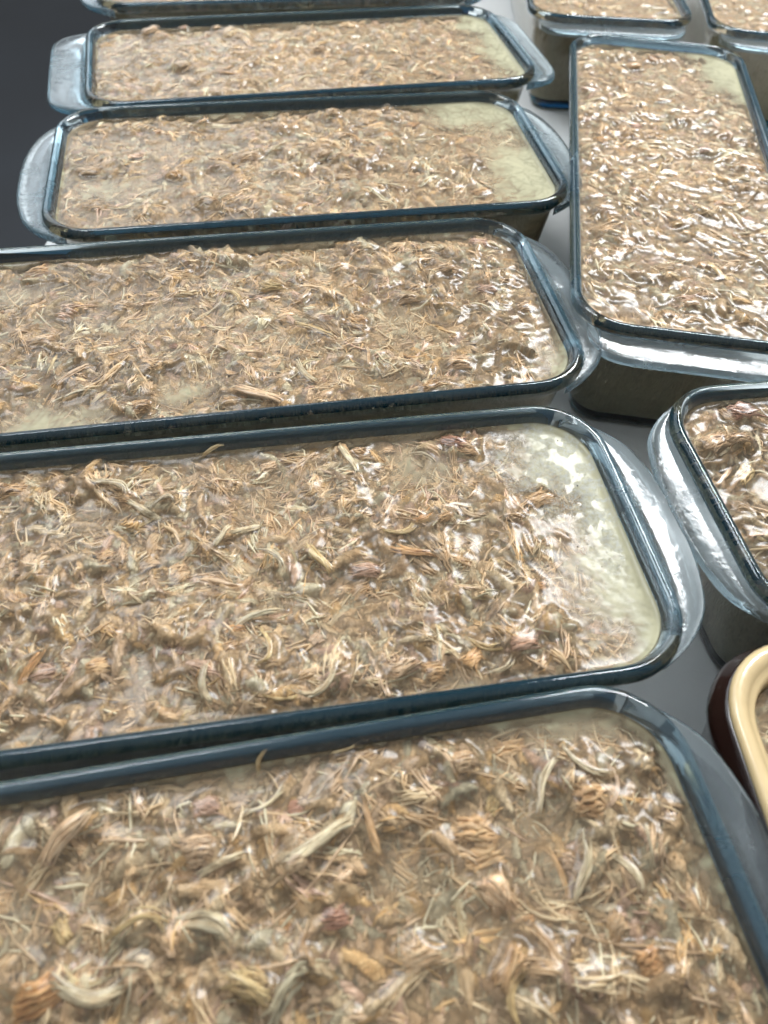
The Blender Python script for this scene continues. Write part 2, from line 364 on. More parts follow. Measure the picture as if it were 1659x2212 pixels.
CREAM = [(0.82, 0.70, 0.44), (0.84, 0.74, 0.53), (0.76, 0.60, 0.33), (0.82, 0.72, 0.54)]
TAN = [(0.74, 0.54, 0.34), (0.78, 0.59, 0.39), (0.70, 0.50, 0.31), (0.80, 0.62, 0.43), (0.74, 0.56, 0.41)]
ORANGE = [(0.78, 0.50, 0.25), (0.80, 0.55, 0.31), (0.74, 0.44, 0.21)]
PINK = [(0.64, 0.42, 0.32), (0.70, 0.48, 0.37), (0.56, 0.33, 0.24)]
NAMED = dict(cream=CREAM[1], yellow=(0.82, 0.64, 0.34), tan=TAN[1], orange=ORANGE[1], deep=ORANGE[2], pink=PINK[1], red=(0.58, 0.33, 0.24), peach=(0.84, 0.63, 0.43))

# ------------------------------------------------------------------ jellied meat filling a dish
def filling(name, c, rz, L, W, label, cat, seed, g, nf, npc, level=0.0600, clear=(), fat=None, feats=(), inset=0.0055, corner=None,
            sides=((0.0076, 0.0500), (0.0113, 0.0280), (0.0151, 0.0105), (0.0176, 0.0069)), group='jellied meat set in the dishes', flk=1.0, fr=1.0, pep=0, mound=1.0, tall=0.0):
    rg = np.random.default_rng(seed)
    root = empty(name, (c[0], c[1], 0.0006), rz, label, cat, group)
    hx, hy = L/2-inset, W/2-inset; r = (corner or CORNER)-inset*0.8
    ca, sa = math.cos(rz), math.sin(rz)
    def tolocal(p): x, y = p[0]-c[0], p[1]-c[1]; return x*ca+y*sa, -x*sa+y*ca
    X, Y, SX, SY, S, Q = grid(hx+0.0004, hy+0.0004, r, g)
    pal = np.array([(0.86, 0.62, 0.375), (0.79, 0.55, 0.33), (0.89, 0.70, 0.455), (0.83, 0.60, 0.40), (0.91, 0.81, 0.58), (0.70, 0.47, 0.275), (0.86, 0.57, 0.28), (0.82, 0.565, 0.42)])
    def mass(x, y):
        """height of the heaped meat"""
        m = level-0.0006+tall+mound*0.0064*(fbm(x, y, 46, seed)-0.5)+mound*0.0042*(fbm(x, y, 150, seed+9, 3)-0.5)
        wall = np.clip(-sdf(x, y, hx, hy, r)/0.006, 0, 1); m = m-0.0014*(1-wall)
        for (px, py, ra, rb, ang, dep) in clear:
            u, v = x-px, y-py; ca_, sa_ = math.cos(ang), math.sin(ang)
            q = np.hypot((u*ca_+v*sa_)/ra, (-u*sa_+v*ca_)/rb)+0.75*(fbm(x, y, 95, seed+21, 3)-0.5)
            m = m-dep*np.clip(1.5-q, 0, 1.0)
        return m
    # matted meat: overlapping torn flakes, each a ridged dome with its own grain and tone
    H = mass(X, Y)-0.0026+0.0010*(fbm(X, Y, 260, seed+90, 3)-0.5)
    AN = np.full(X.shape, 0.6); TN = np.ones(X.shape+(3,))*np.array((0.60, 0.43, 0.26))
    nfl = int(4*hx*hy/0.0000050*flk); cxs, cys = rg.uniform(-hx, hx, nfl), rg.uniform(-hy, hy, nfl)
    aa = rg.gamma(4.0, 0.00110, nfl)+0.0010; bb = np.minimum(aa*0.7, rg.gamma(2.6, 0.00042, nfl)+0.0005); aa = np.minimum(aa*0.88, 0.008); bb = np.minimum(bb*0.80, 0.0021); oa = fbm(cxs, cys, 24, seed+44, 2)*6+rg.normal(0, 1.0, nfl)
    zc_ = mass(cxs, cys)+rg.normal(-0.0010, 0.0005, nfl); hh = bb*rg.uniform(0.30, 0.60, nfl)+0.0003; bn = rg.normal(0, 60, nfl); tl = rg.normal(0, 0.09, (nfl, 2)); rf = rg.uniform(4500, 9500, nfl); rp = rg.uniform(0, 6.28, nfl)
    tn = pal[rg.choice(len(pal), nfl, p=[.24, .16, .18, .14, .12, .04, .07, .05])]*rg.uniform(0.88, 1.12, nfl)[:, None]
    nzx = fbm(X, Y, 520, seed+95, 3)-0.5; nzy = fbm(X+0.7, Y+0.3, 520, seed+97, 3)-0.5
    for q in np.argsort(zc_):
        R = aa[q]*1.25; i0, i1 = int((cxs[q]-R-X[0, 0])/g), int((cxs[q]+R-X[0, 0])/g)+2; j0, j1 = int((cys[q]-R-Y[0, 0])/g), int((cys[q]+R-Y[0, 0])/g)+2
        i0, j0 = max(i0, 0), max(j0, 0); sl = (slice(i0, i1), slice(j0, j1)); dx, dy = X[sl]-cxs[q], Y[sl]-cys[q]
        if dx.size == 0: continue
        co, si = math.cos(oa[q]), math.sin(oa[q]); u = dx*co+dy*si+0.0030*nzx[sl]; v = -dx*si+dy*co+0.0016*nzy[sl]; v = v-bn[q]*u*u
        e = (np.abs(u)/aa[q])**2.4+(np.abs(v)/bb[q])**2
        z = zc_[q]+hh[q]*np.sqrt(np.clip(1-e, 0, 1))+0.00016*np.sin(v*rf[q]+rp[q]+900*nzx[sl]*0.004)+tl[q, 0]*u+tl[q, 1]*v
        win = (e < 1) & (z > H[sl]); H[sl] = np.where(win, z, H[sl]); AN[sl] = np.where(win, oa[q]+2*bn[q]*u, AN[sl])
        TN[sl] = np.where(win[..., None], tn[q]*(1+0.10*np.sin(v*rf[q]+rp[q]))[..., None], TN[sl])
    low_ = 0.21*np.clip(level-H, 0, 1); BX, BY, _ = snap(X, Y, hx+0.0004-low_, hy+0.0004-low_, r)
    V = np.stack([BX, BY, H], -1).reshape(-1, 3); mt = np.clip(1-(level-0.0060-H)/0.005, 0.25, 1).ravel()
    V, bQ, mt, anv, tnv = compact(V, Q, mt, AN.ravel(), TN.reshape(-1, 3))
    side = rrect(2*hx+0.0018, 2*hy+0.0018, r, 10, 30); ring = len(side)
    zl = mass(side[:, 0], side[:, 1])-0.0012
    rows = [np.column_stack([side, np.maximum(zl, level+0.0003)])]
    for (d_, z_) in sides:
        k_ = d_-inset-0.0010; rows.append(np.column_stack([rrect(2*hx-2*k_, 2*hy-2*k_, max(r-k_*0.8, 0.004), 10, 30), np.full(ring, z_)]))
    SV = np.concatenate(rows); b0 = len(V)
    SQ = [(b0+k*ring+i, b0+k*ring+(i+1) % ring, b0+(k+1)*ring+(i+1) % ring, b0+(k+1)*ring+i) for k in range(len(rows)-1) for i in range(ring)]
    V = np.concatenate([V, SV]); mt = np.concatenate([mt, np.clip(0.45+0.9*(fbm(SV[:, 0]+SV[:, 1], SV[:, 2]*0.7, 90, seed+3)-0.4), 0, 1)])
    me = mesh_from('bed_shape', V, np.concatenate([bQ, np.array(SQ)]), M['bed']); attr(me, 'meat', mt)
    attr(me, 'grain', np.concatenate([anv, np.full(len(SV), 0.3)])); attr(me, 'tone', np.concatenate([tnv, np.ones((len(SV), 3))*np.array((0.74, 0.57, 0.37))])); obj('meat_bed', me, root)
    # fibres, in bundles that share a direction and a tone
    nb = max(1, nf//15); bi = rg.integers(0, nb, nf); loose = rg.random(nf) < 0.45
    bx, by = rg.uniform(-hx, hx, nb), rg.uniform(-hy, hy, nb)
    ba = fbm(bx, by, 22, seed+40, 2)*5+rg.normal(0, 1.3, nb); bc = rg.normal(0, 30, nb); bd = rg.beta(1.0, 1.8, nb)*0.0026; bw = rg.gamma(2.2, 0.00048, nb)+0.0003; bl = rg.gamma(4.0, 0.0021, nb)+0.0035
    bp = rg.choice(len(pal), nb, p=[.25, .20, .15, .15, .08, .06, .06, .05])
    u_ = rg.normal(0, 0.75, nf); v_ = rg.normal(0, 0.16, nf)*bl[bi]; ca_b, sa_b = np.cos(ba[bi]), np.sin(ba[bi])
    fx = np.where(loose, rg.uniform(-hx, hx, nf), bx[bi]+ca_b*v_-sa_b*u_*bw[bi]); fy = np.where(loose, rg.uniform(-hy, hy, nf), by[bi]+sa_b*v_+ca_b*u_*bw[bi])
    fa_ = np.where(loose, rg.uniform(0, 6.28, nf), ba[bi]+bc[bi]*v_+rg.normal(0, 0.16, nf)); fc = np.where(loose, rg.normal(0, 55, nf), bc[bi]+rg.normal(0, 10, nf))
    fl = np.where(loose, rg.gamma(3.0, 0.0022, nf)+0.003, bl[bi]*rg.uniform(0.45, 1.05, nf))
    frad = (0.00024+rg.gamma(1.8, 0.00012, nf))*fr
    depth = np.where(loose, rg.uniform(-0.0005, 0.0030, nf), bd[bi]-0.0003-0.25*bw[bi]*np.clip(1-0.35*u_*u_, -1, 1)+rg.normal(0, 0.00018, nf))
    tone = pal[np.where(loose, rg.choice(len(pal), nf, p=[.2, .12, .22, .12, .26, .03, .03, .02]), bp[bi])]*rg.uniform(0.88, 1.12, nf)[:, None]*(rg.uniform(0.88, 1.12, nb)[bi])[:, None]
    ok = sdf(fx, fy, hx-0.0005, hy-0.0005, r) < 0
    fx, fy, fa_, fc, fl, frad, depth, tone = [a[ok] for a in (fx, fy, fa_, fc, fl, frad, depth, tone)]
    n = len(fx); S6 = 5; t = np.linspace(-0.5, 0.5, S6)
    s_ = t[None]*fl[:, None]; wob = rg.normal(0, 0.14, (n, 1))*np.sin(t*7+rg.uniform(0, 6, (n, 1)))
    th = fa_[:, None]+fc[:, None]*s_+wob; ds = fl[:, None]/(S6-1)
    px = np.cumsum(np.cos(th)*ds, 1); py = np.cumsum(np.sin(th)*ds, 1)
    px += (fx-px.mean(1))[:, None]; py += (fy-py.mean(1))[:, None]
    px, py, _ = snap(px, py, hx-0.0006, hy-0.0006, r)
    lz = np.where(loose[ok], 0.45, 0.0)[:, None]; mz = mass(px, py); mz = mz+lz*np.clip(level-0.0015-mz, 0, 1)
    pz = mz-depth[:, None]+rg.normal(0, 0.00012, (n, S6))+(t*rg.normal(0, 0.0009, (n, 1)))
    pz = np.maximum(pz, mz-0.0055); lw = 0.21*np.clip(level-pz, 0, 1); px, py, _ = snap(px, py, hx-0.0007-lw, hy-0.0007-lw, r)
    taper = np.array([0.25, 0.9, 1, 0.85, 0.2])[None]*frad[:, None]
    tx, ty = np.gradient(px, axis=1), np.gradient(py, axis=1); ln = np.hypot(tx, ty)+1e-9; nx_, ny_ = -ty/ln, tx/ln
    Vt = np.empty((n, S6, 3, 3), dtype=np.float32)
    for k in range(3):
        a = math.pi/2+k*2*math.pi/3
        Vt[:, :, k, 0] = px+nx_*math.cos(a)*taper; Vt[:, :, k, 1] = py+ny_*math.cos(a)*taper; Vt[:, :, k, 2] = pz+0.75*math.sin(a)*taper
    b = (np.arange(n)*S6*3)[:, None, None]+(np.arange(S6-1)*3)[None, :, None]; k = np.arange(3)[None, None]
    Fq = np.stack([b+k, b+(k+1) % 3, b+(k+1) % 3+3, b+k+3], -1).reshape(-1, 4)
    me = mesh_from('fibre_shapes', Vt.reshape(-1, 3), Fq, M['fibre']); attr(me, 'tone', np.repeat(tone, S6*3, axis=0))
    o = obj('meat_fibres', me, root); o['kind'] = 'stuff'
    samp = []
    for q in np.linspace(0, 1, 9)[:-1]:
        samp.append(np.stack([px[:, :-1]*(1-q)+px[:, 1:]*q, py[:, :-1]*(1-q)+py[:, 1:]*q, (pz+frad[:, None])[:, :-1]*(1-q)+(pz+frad[:, None])[:, 1:]*q], -1).reshape(-1, 3))
    # picked-out pieces
    todo = []
    for i in range(npc):
        x, y = rg.uniform(-hx+0.006, hx-0.006), rg.uniform(-hy+0.005, hy-0.005)
        if sdf(np.array(x), np.array(y), hx-0.004, hy-0.004, r) > 0: continue
        inside = any(math.hypot((x-a[0])/a[2], (y-a[1])/a[3]) < 0.95 for a in clear if a[5] > 0.003)
        if inside and rg.random() < 0.9: continue
        if rg.random() < 0.60:
            pc = CREAM if rg.random() < 0.48 else (TAN if rg.random() < 0.8 else ORANGE)
            todo.append(('shred', x, y, rg.uniform(0, 6.28), rg.uniform(0.25, 0.68), rg.uniform(0.55, 1.1), pc[rg.integers(len(pc))], None))
        else:
            q = rg.random(); pc = TAN if q < 0.56 else ORANGE if q < 0.74 else PINK if q < 0.86 else CREAM
            todo.append(('chunk', x, y, rg.uniform(0, 6.28), rg.uniform(0.32, 0.80), 1.0, pc[rg.integers(len(pc))], None))
    for (kind, pxx, pyy, ang, ln_, wd_, colr, lift) in feats:
        x, y = tolocal(at(pxx, pyy, level+0.001))
        if kind == 'shred': ln_, wd_ = ln_*0.66, wd_*0.8
        else: ln_ *= 0.95
        todo.append((kind, x, y, ang-rz, ln_, wd_, NAMED[colr], lift))
    for (kind, x, y, ang, ln_, wd_, colr, lift) in todo:
        lib, cl = (SHREDS, SC) if kind == 'shred' else (CHUNKS, CC)
        i = int(rg.integers(len(lib))) if lift is None or kind == 'shred' else int(rg.integers(len(lib)))
        if kind == 'shred': sc = (ln_, wd_*(0.6+0.4*ln_), wd_*(0.6+0.4*ln_))
        else: sc = (ln_, ln_*wd_, ln_*(0.8 if lift is None else 1.0))
        zb = float(mass(np.array(x), np.array(y))); zc = zb+(rg.normal(-0.0008, 0.0010) if lift is None else lift)
        tilt = rg.normal(0, 0.10, 2) if lift is None else rg.normal(0, 0.04, 2)
        mw = Matrix.Translation((x, y, zc)) @ Matrix.Rotation(ang, 4, 'Z') @ Matrix.Rotation(tilt[0], 4, 'X') @ Matrix.Rotation(tilt[1], 4, 'Y') @ Matrix.Diagonal((*sc, 1))
        P = cl[i] @ np.array(mw.to_3x3()).T+np.array([x, y, zc])
        over = float(sdf(P[:, 0], P[:, 1], hx-0.001, hy-0.001, r).max())
        if over > 0:                                    # keep clear of the glass: slide towards the middle
            dx, dy = -x, -y; k = min(1, (over+0.0005)/max(1e-6, math.hypot(dx, dy))*1.6)
            mw = Matrix.Translation((dx*k*(1 if abs(dx) > abs(dy) else 0.6), dy*k, 0)) @ mw
            P = P+np.array([dx*k*(1 if abs(dx) > abs(dy) else 0.6), dy*k, 0])
            if float(sdf(P[:, 0], P[:, 1], hx, hy, r).max()) > 0.0006: continue
        o = obj('meat_'+kind, lib[i], root); o.matrix_local = mw
        v = rg.uniform(0.86, 1.14); o.color = (colr[0]*v, colr[1]*v, colr[2]*v, 1)
        samp.append(P)
        samp.append((P[:-5]+P[5:])*0.5)
    # film of clear jelly over everything
    P = np.concatenate(samp); ix = np.rint((P[:, 0]-X[0, 0])/g).astype(int); iy = np.rint((P[:, 1]-Y[0, 0])/g).astype(int)
    k = (ix >= 0) & (iy >= 0) & (ix < H.shape[0]) & (iy < H.shape[1]); np.maximum.at(H, (ix[k], iy[k]), P[k, 2])
    hb = gauss(maxfilt(H), 0.00075/g)
    lv = level+0.0006*(fbm(X, Y, 30, seed+70, 2)-0.5)+0.0012*np.exp(np.minimum(S, 0)/0.0016)
    kk = 0.00055; d = (hb+0.00030-lv)/kk
    film = lv+kk*np.where(d > 20, d, np.log1p(np.exp(np.minimum(d, 20))))
    film = film+0.00010*(fbm(X, Y, 700, seed+77, 2)-0.5)
    film = gauss(np.maximum(film, H+0.00006), 0.0003/g)
    dep = np.clip(film-gauss(H, 0.0004/g), 0, 1)
    haze = 0.015+0.94*(1-np.exp(-(np.maximum(dep-0.0002, 0)/0.0056)**1.7))
    fatv = np.zeros_like(haze)
    if fat:
        for (pxx, pyy, ra, rb) in fat:
            fxx, fyy = tolocal(at(pxx, pyy, level)); q = np.hypot((X-fxx)/ra, (Y-fyy)/rb)
            hole = np.clip((fbm(X, Y, 240, seed+31, 5)-0.45)*16, 0, 1)*(0.55+0.45*np.clip((rg.random(X.shape)-0.35)*4, 0, 1))
            fatv = np.maximum(fatv, np.clip((1.25-q+0.8*(fbm(X, Y, 80, seed+33)-0.5))*3, 0, 1)*hole*np.clip(1-(film-lv-0.0006)/0.0006, 0, 1))
    FX, FY, _ = snap(X, Y, hx, hy, r); V = np.stack([FX, FY, film], -1).reshape(-1, 3)
    V, FQ, hz, ft = compact(V, Q, haze.ravel(), fatv.ravel())
    me = mesh_from('jelly_shape', V, FQ, M['film']); attr(me, 'haze', hz); attr(me, 'fat', ft); obj('jelly', me, root)
    if pep:
        bm = bmesh.new()
        for i in range(pep):
            x, y = rg.uniform(-hx, hx)*0.95, rg.uniform(-hy, hy)*0.95; a = int(round((x-X[0, 0])/g)); b_ = int(round((y-Y[0, 0])/g))
            bmesh.ops.create_icosphere(bm, subdivisions=1, radius=rg.uniform(0.00016, 0.00036), matrix=Matrix.Translation((x, y, film[a, b_]+0.0001)) @ Matrix.Diagonal((1, rg.uniform(.6, 1), .6, 1)))
        me = bpy.data.meshes.new('pepper_shapes'); bm.to_mesh(me); bm.free(); me.materials.append(M['pepper']); o = obj('pepper_specks', me, root); o['kind'] = 'stuff'
    return root

# ------------------------------------------------------------------ setting
def slab(name, x0, x1, y0, y1, z0, z1, bev, material):
    bm = bmesh.new(); bmesh.ops.create_cube(bm, size=1, matrix=Matrix.Translation(((x0+x1)/2, (y0+y1)/2, (z0+z1)/2)) @ Matrix.Diagonal((x1-x0, y1-y0, z1-z0, 1)))
    if bev: bmesh.ops.bevel(bm, geom=list(bm.edges), offset=bev, segments=3, affect='EDGES', profile=0.5)
    me = bpy.data.meshes.new(name); bm.to_mesh(me); bm.free(); me.materials.append(material)
    return me
fl = obj('floor', slab('floor', -4, 4, -3, 6, -0.80, -0.75, 0, M['floor'])); fl['kind'] = 'structure'
tb = empty('table', (0.35, 0.35, -0.75), 0, 'white laminate table top carrying all the dishes', 'table')
top = obj('table_top', slab('table_top', -0.555, 0.65, -0.75, 0.95, 0.722, 0.75, 0.004, M['table']), tb)
for x, y in ((-0.48, -0.68), (0.57, -0.68), (-0.48, 0.88), (0.57, 0.88)):
    obj('leg', slab('leg', x-0.03, x+0.03, y-0.03, y+0.03, 0, 0.7215, 0.004, M['edge']), tb)

# ------------------------------------------------------------------ dishes and their fillings
def endpoint(c, th, L):                 # centre of a dish from the middle of its right end
    return (c[0]-math.cos(th)*L/2, c[1]-math.sin(th)*L/2)
R_ = math.radians
CRES, FLAN = ('crescent', 0.0145), ('flange', 0.018)
PI = math.pi

th = R_(13.33); D1 = (endpoint((0.0925, 0.0425), th, 0.26), th, 0.26, 0.115)
th = R_(11.83); D2 = (endpoint((0.0831, 0.1533), th, 0.26), th, 0.26, 0.1086)
th = R_(12.83); D3 = (endpoint((0.0657, 0.2719), th, 0.262), th, 0.262, 0.1151)
th = R_(12.90); D4 = (endpoint((0.0716, 0.3998), th, 0.2482), th, 0.2482, 0.1202)
th = R_(15.43); D5 = (endpoint((0.0640, 0.5298), th, 0.2600), th, 0.2600, 0.1161)
th = R_(13.2);  D6 = ((-0.2032+math.cos(th)*0.128-math.sin(th)*0.057, 0.5400+math.sin(th)*0.128+math.cos(th)*0.057), th, 0.256, 0.114)
th = R_(-5.69+90); R1 = ((0.1244+0.0990*0.1496, 0.2444+0.9951*0.1496), th, 0.2992, 0.1083)
th = R_(11.5);  R2 = ((0.0965+math.cos(th)*0.13+math.sin(th)*0.0525, 0.214+math.sin(th)*0.13-math.cos(th)*0.0525), th, 0.26, 0.105)
th = R_(1.2+90); T1 = ((0.1325-0.02*0.13, 0.5700+0.135), th, 0.27, 0.112)
th = R_(-5+90); T2 = ((0.196+0.056+0.087*0.13, 0.563+0.13), th, 0.27, 0.112)

glass_dish(*D1, 'frontmost clear glass loaf dish at the bottom of the picture', (('crescent', 0.0125), CRES))
glass_dish(*D2, 'second glass loaf dish from the front, with a bare jelly end and pale fat film', (CRES, CRES))
glass_dish(*D3, 'third glass loaf dish from the front, running past the left edge of the picture', (CRES, CRES))
glass_dish(*D4, 'fourth glass loaf dish from the front, round half-moon handle over the dark floor', (CRES, CRES))
glass_dish(*D5, 'fifth glass loaf dish from the front, with broad squared flange handles', (('flange', 0.015), ('flange', 0.021)))
glass_dish(*D6, 'farthest glass loaf dish of the left row, cut by the top edge', (CRES, CRES))
glass_dish(*R1, 'upright glass loaf dish at upper right, its wide frosty lip facing the camera', (('flange', 0.013), ('flange', 0.0145)))
glass_dish(*R2, 'glass dish with blue rim cut by the right edge, beside the brown dish', (CRES, ('crescent', 0.0115)))
glass_dish(*T1, 'glass dish at the top edge directly behind the upright dish', (('flange', 0.011), ('flange', 0.012)))
glass_dish(*T2, 'glass dish in the top right corner of the picture', (('flange', 0.011), ('flange', 0.012)))

# features picked out of the photograph: kind, x, y (1659x2212 picture), direction, length, width factor, colour, lift
f1 = [('chunk', 1030, 1815, 0.2, 1.35, 1.1, 'orange', 0.0012), ('chunk', 1075, 1930, -1.0, 1.15, 0.8, 'peach', 0.0006), ('chunk', 1275, 1725, 0.1, 1.15, 1.0, 'orange', 0.0006),
      ('chunk', 1065, 1735, 1.2, 0.6, 0.8, 'yellow', 0.0008), ('chunk', 1400, 2075, 0.4, 0.75, 1.0, 'deep', 0.001), ('chunk', 1100, 2090, 0.9, 0.9, 0.7, 'orange', 0.0006),
      ('shred', 1180, 1690, 1.1, 1.2, 1.0, 'cream', 0.0022), ('shred', 1265, 1650, -0.5, 1.0, 1.0, 'cream', 0.0022), ('shred', 690, 1820, 0.75, 1.25, 1.7, 'cream', 0.0018),
      ('shred', 300, 2000, 0.1, 1.0, 1.5, 'yellow', 0.0016), ('shred', 440, 2000, -0.15, 1.1, 1.9, 'cream', 0.0018), ('shred', 190, 2140, 0.05, 1.1, 1.9, 'cream', 0.0022),
      ('shred', 145, 1810, 1.0, 1.1, 2.0, 'peach', 0.0012), ('shred', 480, 1870, 0.5, 0.8, 1.4, 'cream', 0.0016), ('chunk', 430, 1845, 0.2, 1.0, 0.9, 'peach', 0.0006),
      ('chunk', 130, 2010, -0.8, 0.7, 0.8, 'yellow', 0.0008), ('chunk', 80, 2150, 0.4, 1.2, 0.9, 'deep', 0.0005), ('chunk', 445, 1740, 0.3, 0.8, 0.8, 'pink', 0.0004),
      ('chunk', 640, 1740, 0.1, 0.6, 0.9, 'red', 0.0002), ('chunk', 720, 1980, 0.1, 0.8, 0.9, 'red', -0.0002), ('chunk', 540, 2130, -0.3, 1.0, 0.8, 'yellow', 0.0006),
      ('shred', 800, 1790, -1.1, 0.9, 1.4, 'orange', 0.0012), ('chunk', 1105, 1610, 0.2, 1.0, 0.8, 'orange', 0.0003), ('shred', 1260, 1880, 1.4, 1.0, 1.3, 'cream', 0.0012),
      ('shred', 1120, 2150, 1.5, 0.9, 1.4, 'yellow', 0.0012), ('chunk', 900, 2060, 0.5, 1.0, 0.9, 'tan', 0.0008), ('shred', 590, 1620, 0.6, 0.8, 1.0, 'cream', 0.0030),
      ('chunk', 1000, 1650, 0.3, 0.8, 0.8, 'tan', 0.0006), ('shred', 1400, 1830, 1.6, 0.7, 0.8, 'cream', 0.0015), ('chunk', 1330, 2000, 1.2, 0.7, 0.8, 'orange', 0.0006)]
f2 = [('shred', 240, 1050, -0.9, 0.9, 1.6, 'cream', 0.0018), ('shred', 310, 1105, -0.35, 0.9, 1.7, 'cream', 0.0018), ('chunk', 580, 1005, 0.2, 0.55, 1.0, 'peach', 0.0012),
      ('chunk', 1165, 1075, 0.6, 1.0, 1.0, 'orange', 0.0016), ('chunk', 1010, 935, -0.3, 1.1, 0.7, 'red', 0.0004), ('shred', 890, 1190, -0.3, 1.0, 1.5, 'deep', 0.0010),
      ('chunk', 850, 955, 0.3, 0.5, 0.9, 'peach', 0.0012), ('shred', 690, 1210, -0.7, 0.9, 1.6, 'yellow', 0.0018), ('shred', 590, 1210, -0.6, 0.8, 1.5, 'cream', 0.0016),
      ('shred', 545, 1340, 0.6, 1.2, 1.3, 'cream', 0.0016), ('shred', 570, 1400, 1.3, 0.9, 1.2, 'yellow', 0.0016), ('shred', 690, 1480, 0.4, 1.1, 1.3, 'cream', 0.0022),
      ('shred', 600, 1530, 0.15, 1.1, 1.8, 'yellow', 0.0014), ('chunk', 400, 1555, 0.3, 0.75, 0.7, 'yellow', 0.0010), ('chunk', 940, 1450, 0.3, 0.75, 1.0, 'orange', 0.0012),
      ('chunk', 860, 1440, 0.8, 1.0, 0.8, 'peach', 0.0008), ('shred', 1050, 1390, 0.1, 0.9, 1.3, 'yellow', 0.0014), ('shred', 1085, 1440, 0.8, 0.7, 1.0, 'cream', 0.0016),
      ('chunk', 1260, 1290, 0.0, 0.9, 0.7, 'orange', 0.0006), ('chunk', 1130, 1390, 0.3, 0.9, 0.9, 'pink', 0.0008), ('shred', 870, 1140, 0.5, 0.9, 1.4, 'yellow', 0.0016),
      ('chunk', 790, 1230, 0.0, 0.9, 0.8, 'pink', 0.0002), ('chunk', 210, 1440, 0.5, 0.9, 0.8, 'orange', 0.0006), ('chunk', 90, 1450, 0.3, 0.9, 0.9, 'pink', 0.0004),
      ('shred', 780, 970, -0.9, 0.9, 1.3, 'cream', 0.0020), ('shred', 480, 1160, 1.3, 0.6, 1.2, 'cream', 0.0014), ('chunk', 30, 1060, 0.2, 0.9, 0.8, 'orange', 0.0004),
      ('shred', 530, 1145, 0.6, 0.7, 1.6, 'cream', 0.0016), ('shred', 445, 1480, -1.2, 0.8, 1.3, 'cream', 0.0014), ('chunk', 960, 1120, 0.6, 0.5, 0.8, 'orange', 0.0010)]
f3 = [('chunk', 70, 580, 0.3, 1.1, 0.9, 'orange', 0.0010), ('chunk', 190, 585, 1.0, 0.5, 0.8, 'peach', 0.0012), ('shred', 560, 865, -0.15, 1.3, 2.0, 'peach', 0.0012),
      ('shred', 680, 710, -0.4, 1.2, 1.4, 'yellow', 0.0014), ('chunk', 770, 690, -0.3, 1.1, 0.9, 'orange', 0.0008), ('shred', 480, 700, 0.3, 1.0, 1.4, 'cream', 0.0014),
      ('shred', 660, 800, -0.8, 1.0, 1.4, 'cream', 0.0014), ('shred', 540, 765, 0.05, 0.8, 1.4, 'tan', 0.0014), ('chunk', 300, 880, 0.3, 1.2, 0.7, 'orange', 0.0008),
      ('chunk', 930, 830, 0.7, 1.0, 0.6, 'orange', 0.0008), ('chunk', 880, 640, 0.2, 1.1, 0.9, 'peach', 0.0008), ('chunk', 1060, 515, -0.3, 0.9, 0.8, 'pink', 0.0006),
      ('chunk', 960, 585, 0.2, 0.9, 0.9, 'tan', 0.0006), ('chunk', 1050, 625, 0.1, 1.0, 0.8, 'pink', 0.0004), ('chunk', 1180, 745, 1.1, 0.45, 0.8, 'yellow', 0.0012),
      ('chunk', 260, 660, 0.2, 0.8, 0.9, 'tan', 0.0010), ('chunk', 580, 620, 0.3, 1.1, 0.8, 'yellow', 0.0008), ('shred', 500, 640, -0.5, 1.0, 1.2, 'yellow', 0.0012),
      ('shred', 160, 810, 0.9, 1.0, 1.6, 'peach', 0.0012), ('chunk', 90, 740, 0.5, 1.1, 0.8, 'peach', 0.0008), ('chunk', 1150, 660, 0.3, 1.0, 0.8, 'peach', 0.0006), ('chunk', 990, 780, 0.1, 1.1, 0.8, 'peach', 0.0006)]
f4 = [('shred', 370, 240, 1.4, 0.7, 1.4, 'orange', 0.0050), ('shred', 350, 265, 1.5, 0.6, 1.2, 'yellow', 0.0030), ('shred', 475, 270, -0.2, 1.0, 2.0, 'cream', 0.0020),
      ('shred', 590, 255, 0.8, 0.8, 1.4, 'yellow', 0.0020), ('chunk', 535, 340, 0.6, 1.0, 0.9, 'peach', 0.0008), ('chunk', 450, 440, 0.1, 1.1, 0.7, 'tan', 0.0012),
      ('chunk', 700, 340, 0.7, 0.8, 0.8, 'tan', 0.0012), ('chunk', 1085, 365, 0.35, 1.2, 0.6, 'orange', 0.0020), ('chunk', 740, 380, 0.1, 0.9, 0.9, 'tan', 0.0006),
      ('shred', 840, 400, -0.2, 1.0, 1.5, 'cream', 0.0014), ('chunk', 1040, 410, 0.5, 0.8, 0.8, 'orange', 0.0010), ('shred', 260, 440, 0.4, 1.1, 1.3, 'cream', 0.0012),
      ('chunk', 720, 255, 0.3, 0.8, 0.8, 'tan', 0.0014), ('chunk', 190, 370, 0.3, 1.1, 0.9, 'tan', 0.0010), ('chunk', 330, 370, 0.3, 0.9, 0.8, 'pink', 0.0006)]
f5 = [('chunk', 330, 50, 0.8, 0.5, 0.8, 'pink', 0.0040), ('chunk', 455, 60, 0.8, 0.5, 0.8, 'tan', 0.0030), ('chunk', 310, 70, 0.6, 0.9, 0.8, 'peach', 0.0020), ('shred', 1080, 90, 1.2, 0.9, 2.2, 'orange', 0.0030),
      ('chunk', 980, 160, 0.4, 0.6, 0.9, 'pink', 0.0010), ('shred', 815, 150, 1.3, 0.9, 1.6, 'orange', 0.0020), ('chunk', 690, 105, 0.3, 0.8, 0.8, 'peach', 0.0014), ('shred', 660, 165, 0.9, 1.0, 1.4, 'cream', 0.0012)]
